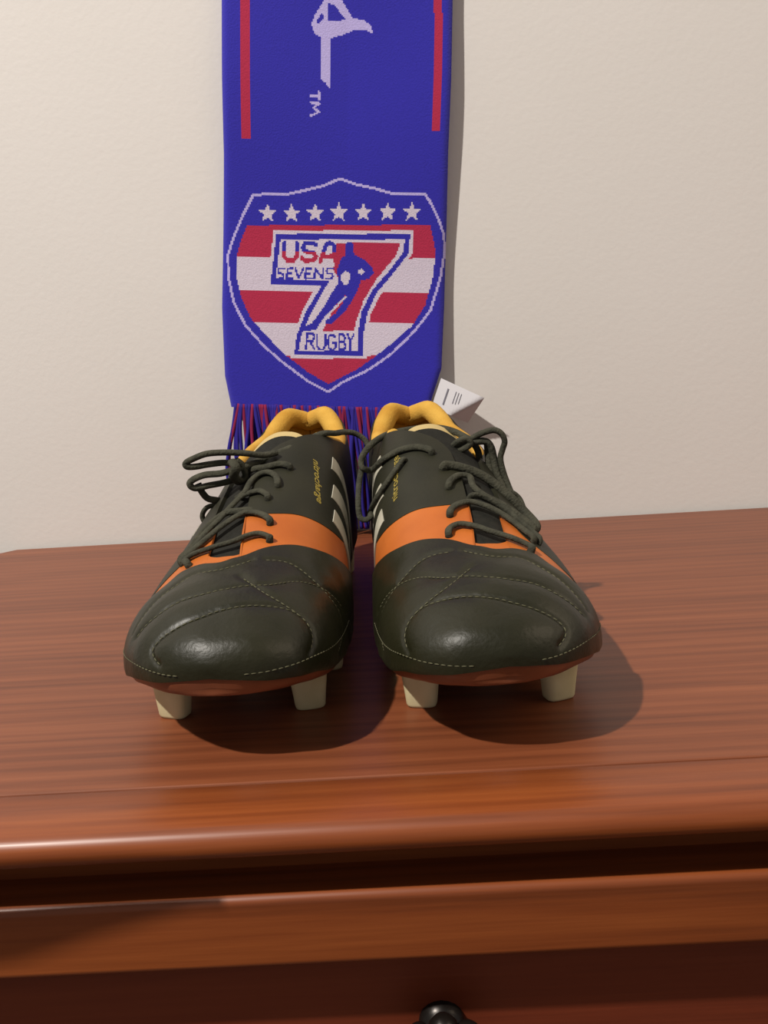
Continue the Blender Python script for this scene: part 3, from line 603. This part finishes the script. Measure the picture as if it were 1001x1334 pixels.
# ------------------------------------------------------------------ scarf
SO = (-.0444, .104); LEAN = math.radians(4.62)
CELLX, CELLY = 1.0, .95
UMIN, UMAX, VMIN, VMAX = -84.5, 84.5, -4.0, 420.0
NX = int((UMAX-UMIN)/CELLX); NY = int((VMAX-VMIN)/CELLY)
ccx = UMIN + (np.arange(NX)+.5)*(UMAX-UMIN)/NX; ccy = VMIN + (np.arange(NY)+.5)*(VMAX-VMIN)/NY
GX, GY = np.meshgrid(ccx, ccy)
BLUE, RED, WHITE, LILAC = 0, 1, 2, 3
pat = np.zeros(GX.shape, int)
def inside(poly):
    r = np.zeros(GX.shape, bool); n = len(poly)
    for i in range(n):
        x0, y0 = poly[i]; x1, y1 = poly[(i+1) % n]
        if y0 == y1: continue
        c = ((y0 > GY) != (y1 > GY)) & (GX < (x1-x0)*(GY-y0)/(y1-y0) + x0); r ^= c
    return r
def near(line, w):
    d = np.full(GX.shape, 1e9)
    for (x0, y0), (x1, y1) in zip(line[:-1], line[1:]):
        dx, dy = x1-x0, y1-y0; t = np.clip(((GX-x0)*dx + (GY-y0)*dy)/max(dx*dx+dy*dy, 1e-6), 0, 1)
        d = np.minimum(d, np.hypot(GX-x0-t*dx, GY-y0-t*dy))
    return d < w
pat[inside(RED_L)] = RED; pat[inside(RED_R)] = RED
pat[near(SHIELD, .95)] = LILAC
fld = inside(FIELD); pat[fld] = RED; pat[fld & (inside(BAND1) | inside(BAND2))] = WHITE
for (x, y) in STARS:
    pts = [(x + (7.2 if k % 2 == 0 else 3.0)*math.sin(math.pi*k/5), y + (7.2 if k % 2 == 0 else 3.0)*math.cos(math.pi*k/5)) for k in range(10)]
    pat[inside(pts)] = WHITE
pat[inside(SEVEN_OUT)] = WHITE; pat[inside(SEVEN)] = BLUE; pat[inside(SEVEN_IN)] = WHITE; pat[inside(SEVEN_RED)] = RED
um = np.mean([p[1] for l in USA for p in l])
for l in USA:
    k = near(l, 1.6); pat[k & (GY > um + .3)] = BLUE; pat[k & (GY <= um + .3)] = RED
for l in SEVENS: pat[near(l, .72)] = BLUE
for l in RUGBY: pat[near(l, .8)] = BLUE
pat[inside(PLAYER)] = BLUE; pat[inside(BALL)] = WHITE; pat[inside(PATCH)] = WHITE; pat[near(LEGLINE, .7)] = WHITE
pat[inside(SWOOSH) | inside(STEM)] = LILAC; pat[inside(HOLE1)] = BLUE; pat[inside(HOLE2)] = BLUE
for l in TM: pat[near(l, .8)] = LILAC

def edge_fn(side):
    e = [p for p in EDGES if (p[0] < 0) == (side < 0)]; e = sorted(e, key=lambda p: p[1])
    xs = [p[1] for p in e]; ys = [p[0] for p in e]
    return lambda v: np.interp(v, xs, ys)
EL, ER = edge_fn(-1), edge_fn(1)
def scarf_pt(u, v, lift=0.0):
    """u across, v up (mm) on the cloth -> world; the cloth bellies gently off the wall"""
    k = (u-UMIN)/(UMAX-UMIN)
    uu = EL(v) + k*(ER(v)-EL(v))
    wave = 2.2 + 1.6*np.sin(v*.021 + .8)*np.sin(math.pi*k) + 1.3*np.sin(v*.034 + 3.0*k) + 6.0*np.clip(k-.55, 0, 1)*(1.2+np.sin(v*.03+1.0)) + np.exp(-v/25.)*2.0
    ed = np.minimum(k, 1-k)*(UMAX-UMIN); dep = 5.0 + wave - 2.6*np.exp(-(ed/2.2)**1.4)
    x = SO[0] + (uu*math.cos(LEAN) + v*math.sin(LEAN))*.001; z = SO[1] + (v*math.cos(LEAN) - uu*math.sin(LEAN))*.001
    return x, WALL_Y - .001 - (dep + lift)*.001, z
M_knit = mat_new('knit_yarn', (1, 1, 1, 1), .9, .12)
_p = M_knit.node_tree.nodes['Principled BSDF']; _p.inputs['Sheen Weight'].default_value = .25; _p.inputs['Sheen Roughness'].default_value = .5
_a = node(M_knit, 'ShaderNodeAttribute'); _a.attribute_name = 'yarn'
_tc = node(M_knit, 'ShaderNodeTexCoord'); _nz = node(M_knit, 'ShaderNodeTexNoise', Scale=900.0, Detail=2.0); wire(M_knit, _tc.outputs['Object'], _nz.inputs['Vector'])
_mr = node(M_knit, 'ShaderNodeMapRange'); _mr.inputs[3].default_value = .82; _mr.inputs[4].default_value = 1.12; wire(M_knit, _nz.outputs[0], _mr.inputs[0])
_vm = node(M_knit, 'ShaderNodeVectorMath'); _vm.operation = 'SCALE'; wire(M_knit, _a.outputs['Color'], _vm.inputs[0]); wire(M_knit, _mr.outputs[0], _vm.inputs['Scale'])
wire(M_knit, _vm.outputs[0], _p.inputs['Base Color'])
_bp = node(M_knit, 'ShaderNodeBump'); _bp.inputs['Strength'].default_value = .5; _bp.inputs['Distance'].default_value = .0006
wire(M_knit, _nz.outputs[0], _bp.inputs['Height']); wire(M_knit, _bp.outputs[0], _p.inputs['Normal'])
YARN = [srgb(43, 38, 152), srgb(160, 37, 68), srgb(190, 180, 196), srgb(168, 158, 208)]

scarf = empty('scarf', (SO[0], WALL_Y-.006, SO[1]))
tag(scarf, 'blue knitted supporter scarf with red, white and blue shield crest hanging on wall', 'scarf')
SINV = Matrix.Translation((-SO[0], -(WALL_Y-.006), -SO[1]))
def sl(o): o.parent = scarf; o.matrix_parent_inverse = SINV; return o
gu = np.linspace(UMIN, UMAX, NX+1); gv = np.linspace(VMIN, VMAX, NY+1)
UU, VV = np.meshgrid(gu, gv); px, py, pz = scarf_pt(UU, VV)
# each knit stitch is a little cell; alternate columns stand proud
front = np.stack([px, py, pz], -1).reshape(-1, 3)
bx_, by_, bz_ = scarf_pt(UU[:, [0, NX//2, NX]], VV[:, [0, NX//2, NX]], -3.2); back = np.stack([bx_, by_, bz_], -1).reshape(-1, 3)
W1 = NX+1
fs = [(j*W1+i, j*W1+i+1, (j+1)*W1+i+1, (j+1)*W1+i) for j in range(NY) for i in range(NX)]
cols = list(pat.reshape(-1))
o_ = len(front)
for j in range(NY):
    for i in range(2): fs.append((o_+j*3+i, o_+(j+1)*3+i, o_+(j+1)*3+i+1, o_+j*3+i+1)); cols.append(0)
    fs.append((j*W1, (j+1)*W1, o_+(j+1)*3, o_+j*3)); cols.append(0)
    fs.append(((j+1)*W1+NX, j*W1+NX, o_+j*3+2, o_+(j+1)*3+2)); cols.append(0)
me = bpy.data.meshes.new('knit_panel'); me.from_pydata([tuple(v) for v in np.concatenate([front, back]).tolist()], [], fs); me.update()
at = me.attributes.new('yarn', 'FLOAT_COLOR', 'FACE')
buf = np.array([YARN[c] for c in cols], np.float32).ravel(); at.data.foreach_set('color', buf)
sl(link('knit_panel', me, M_knit))

# fringe: separate strands of blue and red yarn hanging to the dresser top
M_fb = mat_new('blue_fringe_yarn', srgb(46, 38, 124), .9, .1); M_fr = mat_new('red_fringe_yarn', srgb(122, 34, 66), .9, .1)  # darker than the panel yarn, part of the fringe's shade is in the colour
NS = 104
for k in range(NS):
    u = -79 + 156*k/(NS-1); x, y, z = scarf_pt(np.float64(u), np.float64(-3.0)); L = z - .003
    col = M_fr if (k % 4 == 1 or k % 9 == 5) else M_fb
    sway = RNG.uniform(-.004, .004); bulge = (-.010 if k < 10 else 0) * (1 - k/10); fw = RNG.uniform(.0, .010)
    pts = []
    for q in range(7):
        f = q/6; b = math.sin(f*math.pi*.75)
        pts.append((x + sway*f + bulge*math.sin(f*3.0) + .0012*math.sin(f*9+k), y - .002 - fw*b - RNG.uniform(0, .001), z - L*f + .002))
    me = tube_mesh('fringe_strand', smooth_path(pts, 4), RNG.uniform(.0013, .0018), 6); sl(link('fringe_strand', me, col))

# white sewn-in label, folded, at the lower right edge
def label_pt(a, b):
    """a along (0..1), b across (0..1)"""
    P0 = np.array([.0415, .6515, .1195]); ax = np.array([.0320, -.010, -.0165]); bx = np.array([-.0085, .0, -.0215])
    p = P0 + ax*a + bx*b
    fold = max(0.0, a - 1 + .55*b)                  # lower outer corner folded back along a crease
    p = p + np.array([-.006, .034, .002])*fold
    return p
vs = []; fs = []; NA, NB = 16, 12
for sgn_ in (0, 1):
    for i in range(NA+1):
        for j in range(NB+1):
            p = label_pt(i/NA, j/NB) + np.array([0, .0004*sgn_, 0]); vs.append(p)
Q = (NA+1)*(NB+1)
for i in range(NA):
    for j in range(NB):
        a = i*(NB+1)+j; q = (a, a+1, a+NB+2, a+NB+1); fs.append(q); fs.append(tuple(Q+x for x in reversed(q)))
rim = [j for j in range(NB+1)] + [i*(NB+1)+NB for i in range(1, NA+1)] + [NA*(NB+1)+j for j in range(NB-1, -1, -1)] + [i*(NB+1) for i in range(NA-1, 0, -1)]
for k in range(len(rim)): a, b = rim[k], rim[(k+1) % len(rim)]; fs.append((a, b, Q+b, Q+a))
me = mesh('care_label', vs, fs); fix_normals(me); autosmooth(me, 50)
lab = sl(link('care_label', me, M_label, smooth=False)); lab['label'] = 'white folded care label'
for (a0, b0, b1, w) in ((.22, .22, .78, .016), (.40, .2, .62, .006), (.46, .2, .6, .006), (.52, .2, .55, .006)):
    vs = []
    for b in np.linspace(b0, b1, 6):
        for a in (a0-w, a0+w): vs.append(label_pt(a, b) + np.array([0, -.00025, 0]))
    fs = [(2*i, 2*i+1, 2*i+3, 2*i+2) for i in range(5)]
    pl = link('printed_line', mesh('printed_line', vs, fs), M_ink, None, False); pl.parent = lab
    sd = pl.modifiers.new('t', 'SOLIDIFY'); sd.thickness = .0001

# ------------------------------------------------------------------ added stand, out of view, to throw a tapered shadow on the dresser front
M_iron = mottle(mat_new('dark_iron', srgb(34, 32, 30), .5, .5, Metallic=.4), 60, srgb(28, 26, 25), srgb(42, 39, 36))
SX, SY = -.43, .155
stand = empty('shadow_stand', (SX, SY, -.95))
tag(stand, 'added unseen dark stand with slim curved arms, casting a shadow on the dresser front', 'shadow caster')
def lathe_z(name, prof, n=24):
    vs = []; fs = []
    for (r, z) in prof:
        for k in range(n): vs.append((r*math.cos(2*math.pi*k/n), r*math.sin(2*math.pi*k/n), z))
    for i in range(len(prof)-1):
        for k in range(n): fs.append((i*n+k, i*n+(k+1) % n, (i+1)*n+(k+1) % n, (i+1)*n+k))
    fs += [tuple(range(n)), tuple((len(prof)-1)*n + k for k in range(n))]
    me = mesh(name, vs, fs); fix_normals(me); autosmooth(me, 45); return me
link('base', lathe_z('base', [(.085, 0), (.090, .003), (.090, .010), (.084, .014), (.020, .022), (.014, .032)]), M_iron, stand, False)
link('pole', lathe_z('pole', [(.010, .02), (.010, .985)]), M_iron, stand, False)
link('finial', lathe_z('finial', [(.010, .98), (.014, .984), (.014, .990), (.006, .996), (.009, 1.002), (.009, 1.008), (.003, 1.013)]), M_iron, stand, False)
arms = [  # first arm tapers to shape the shadow thrown on the rail moulding
    [(0, 0, .93, .0055), (.05, .012, .945, .0052), (.11, .034, .972, .0050), (.16, .046, .993, .0050), (.2051, .051, 1.0042, .0050), (.2414, .051, 1.0089, .0045), (.2668, .051, 1.0137, .0034), (.2873, .051, 1.0166, .0024), (.3013, .051, 1.0182, .0016), (.312, .051, 1.0180, .0013)],
    [(0, 0, .93, .0055), (-.06, .02, .955, .005), (-.13, .03, .995, .0046), (-.18, .03, 1.02, .004), (-.22, .03, 1.03, .003)],
    [(0, 0, .90, .0055), (.0, -.06, .925, .005), (-.01, -.13, .965, .0046), (-.01, -.18, .99, .004), (-.01, -.22, 1.0, .003)],
]
for a in arms:
    P = smooth_path([p[:3] for p in a], 6); R = np.interp(np.linspace(0, len(a)-1, len(P)), np.arange(len(a)), [p[3] for p in a])
    link('arm', tube_mesh('arm', P, R, 10), M_iron, stand)
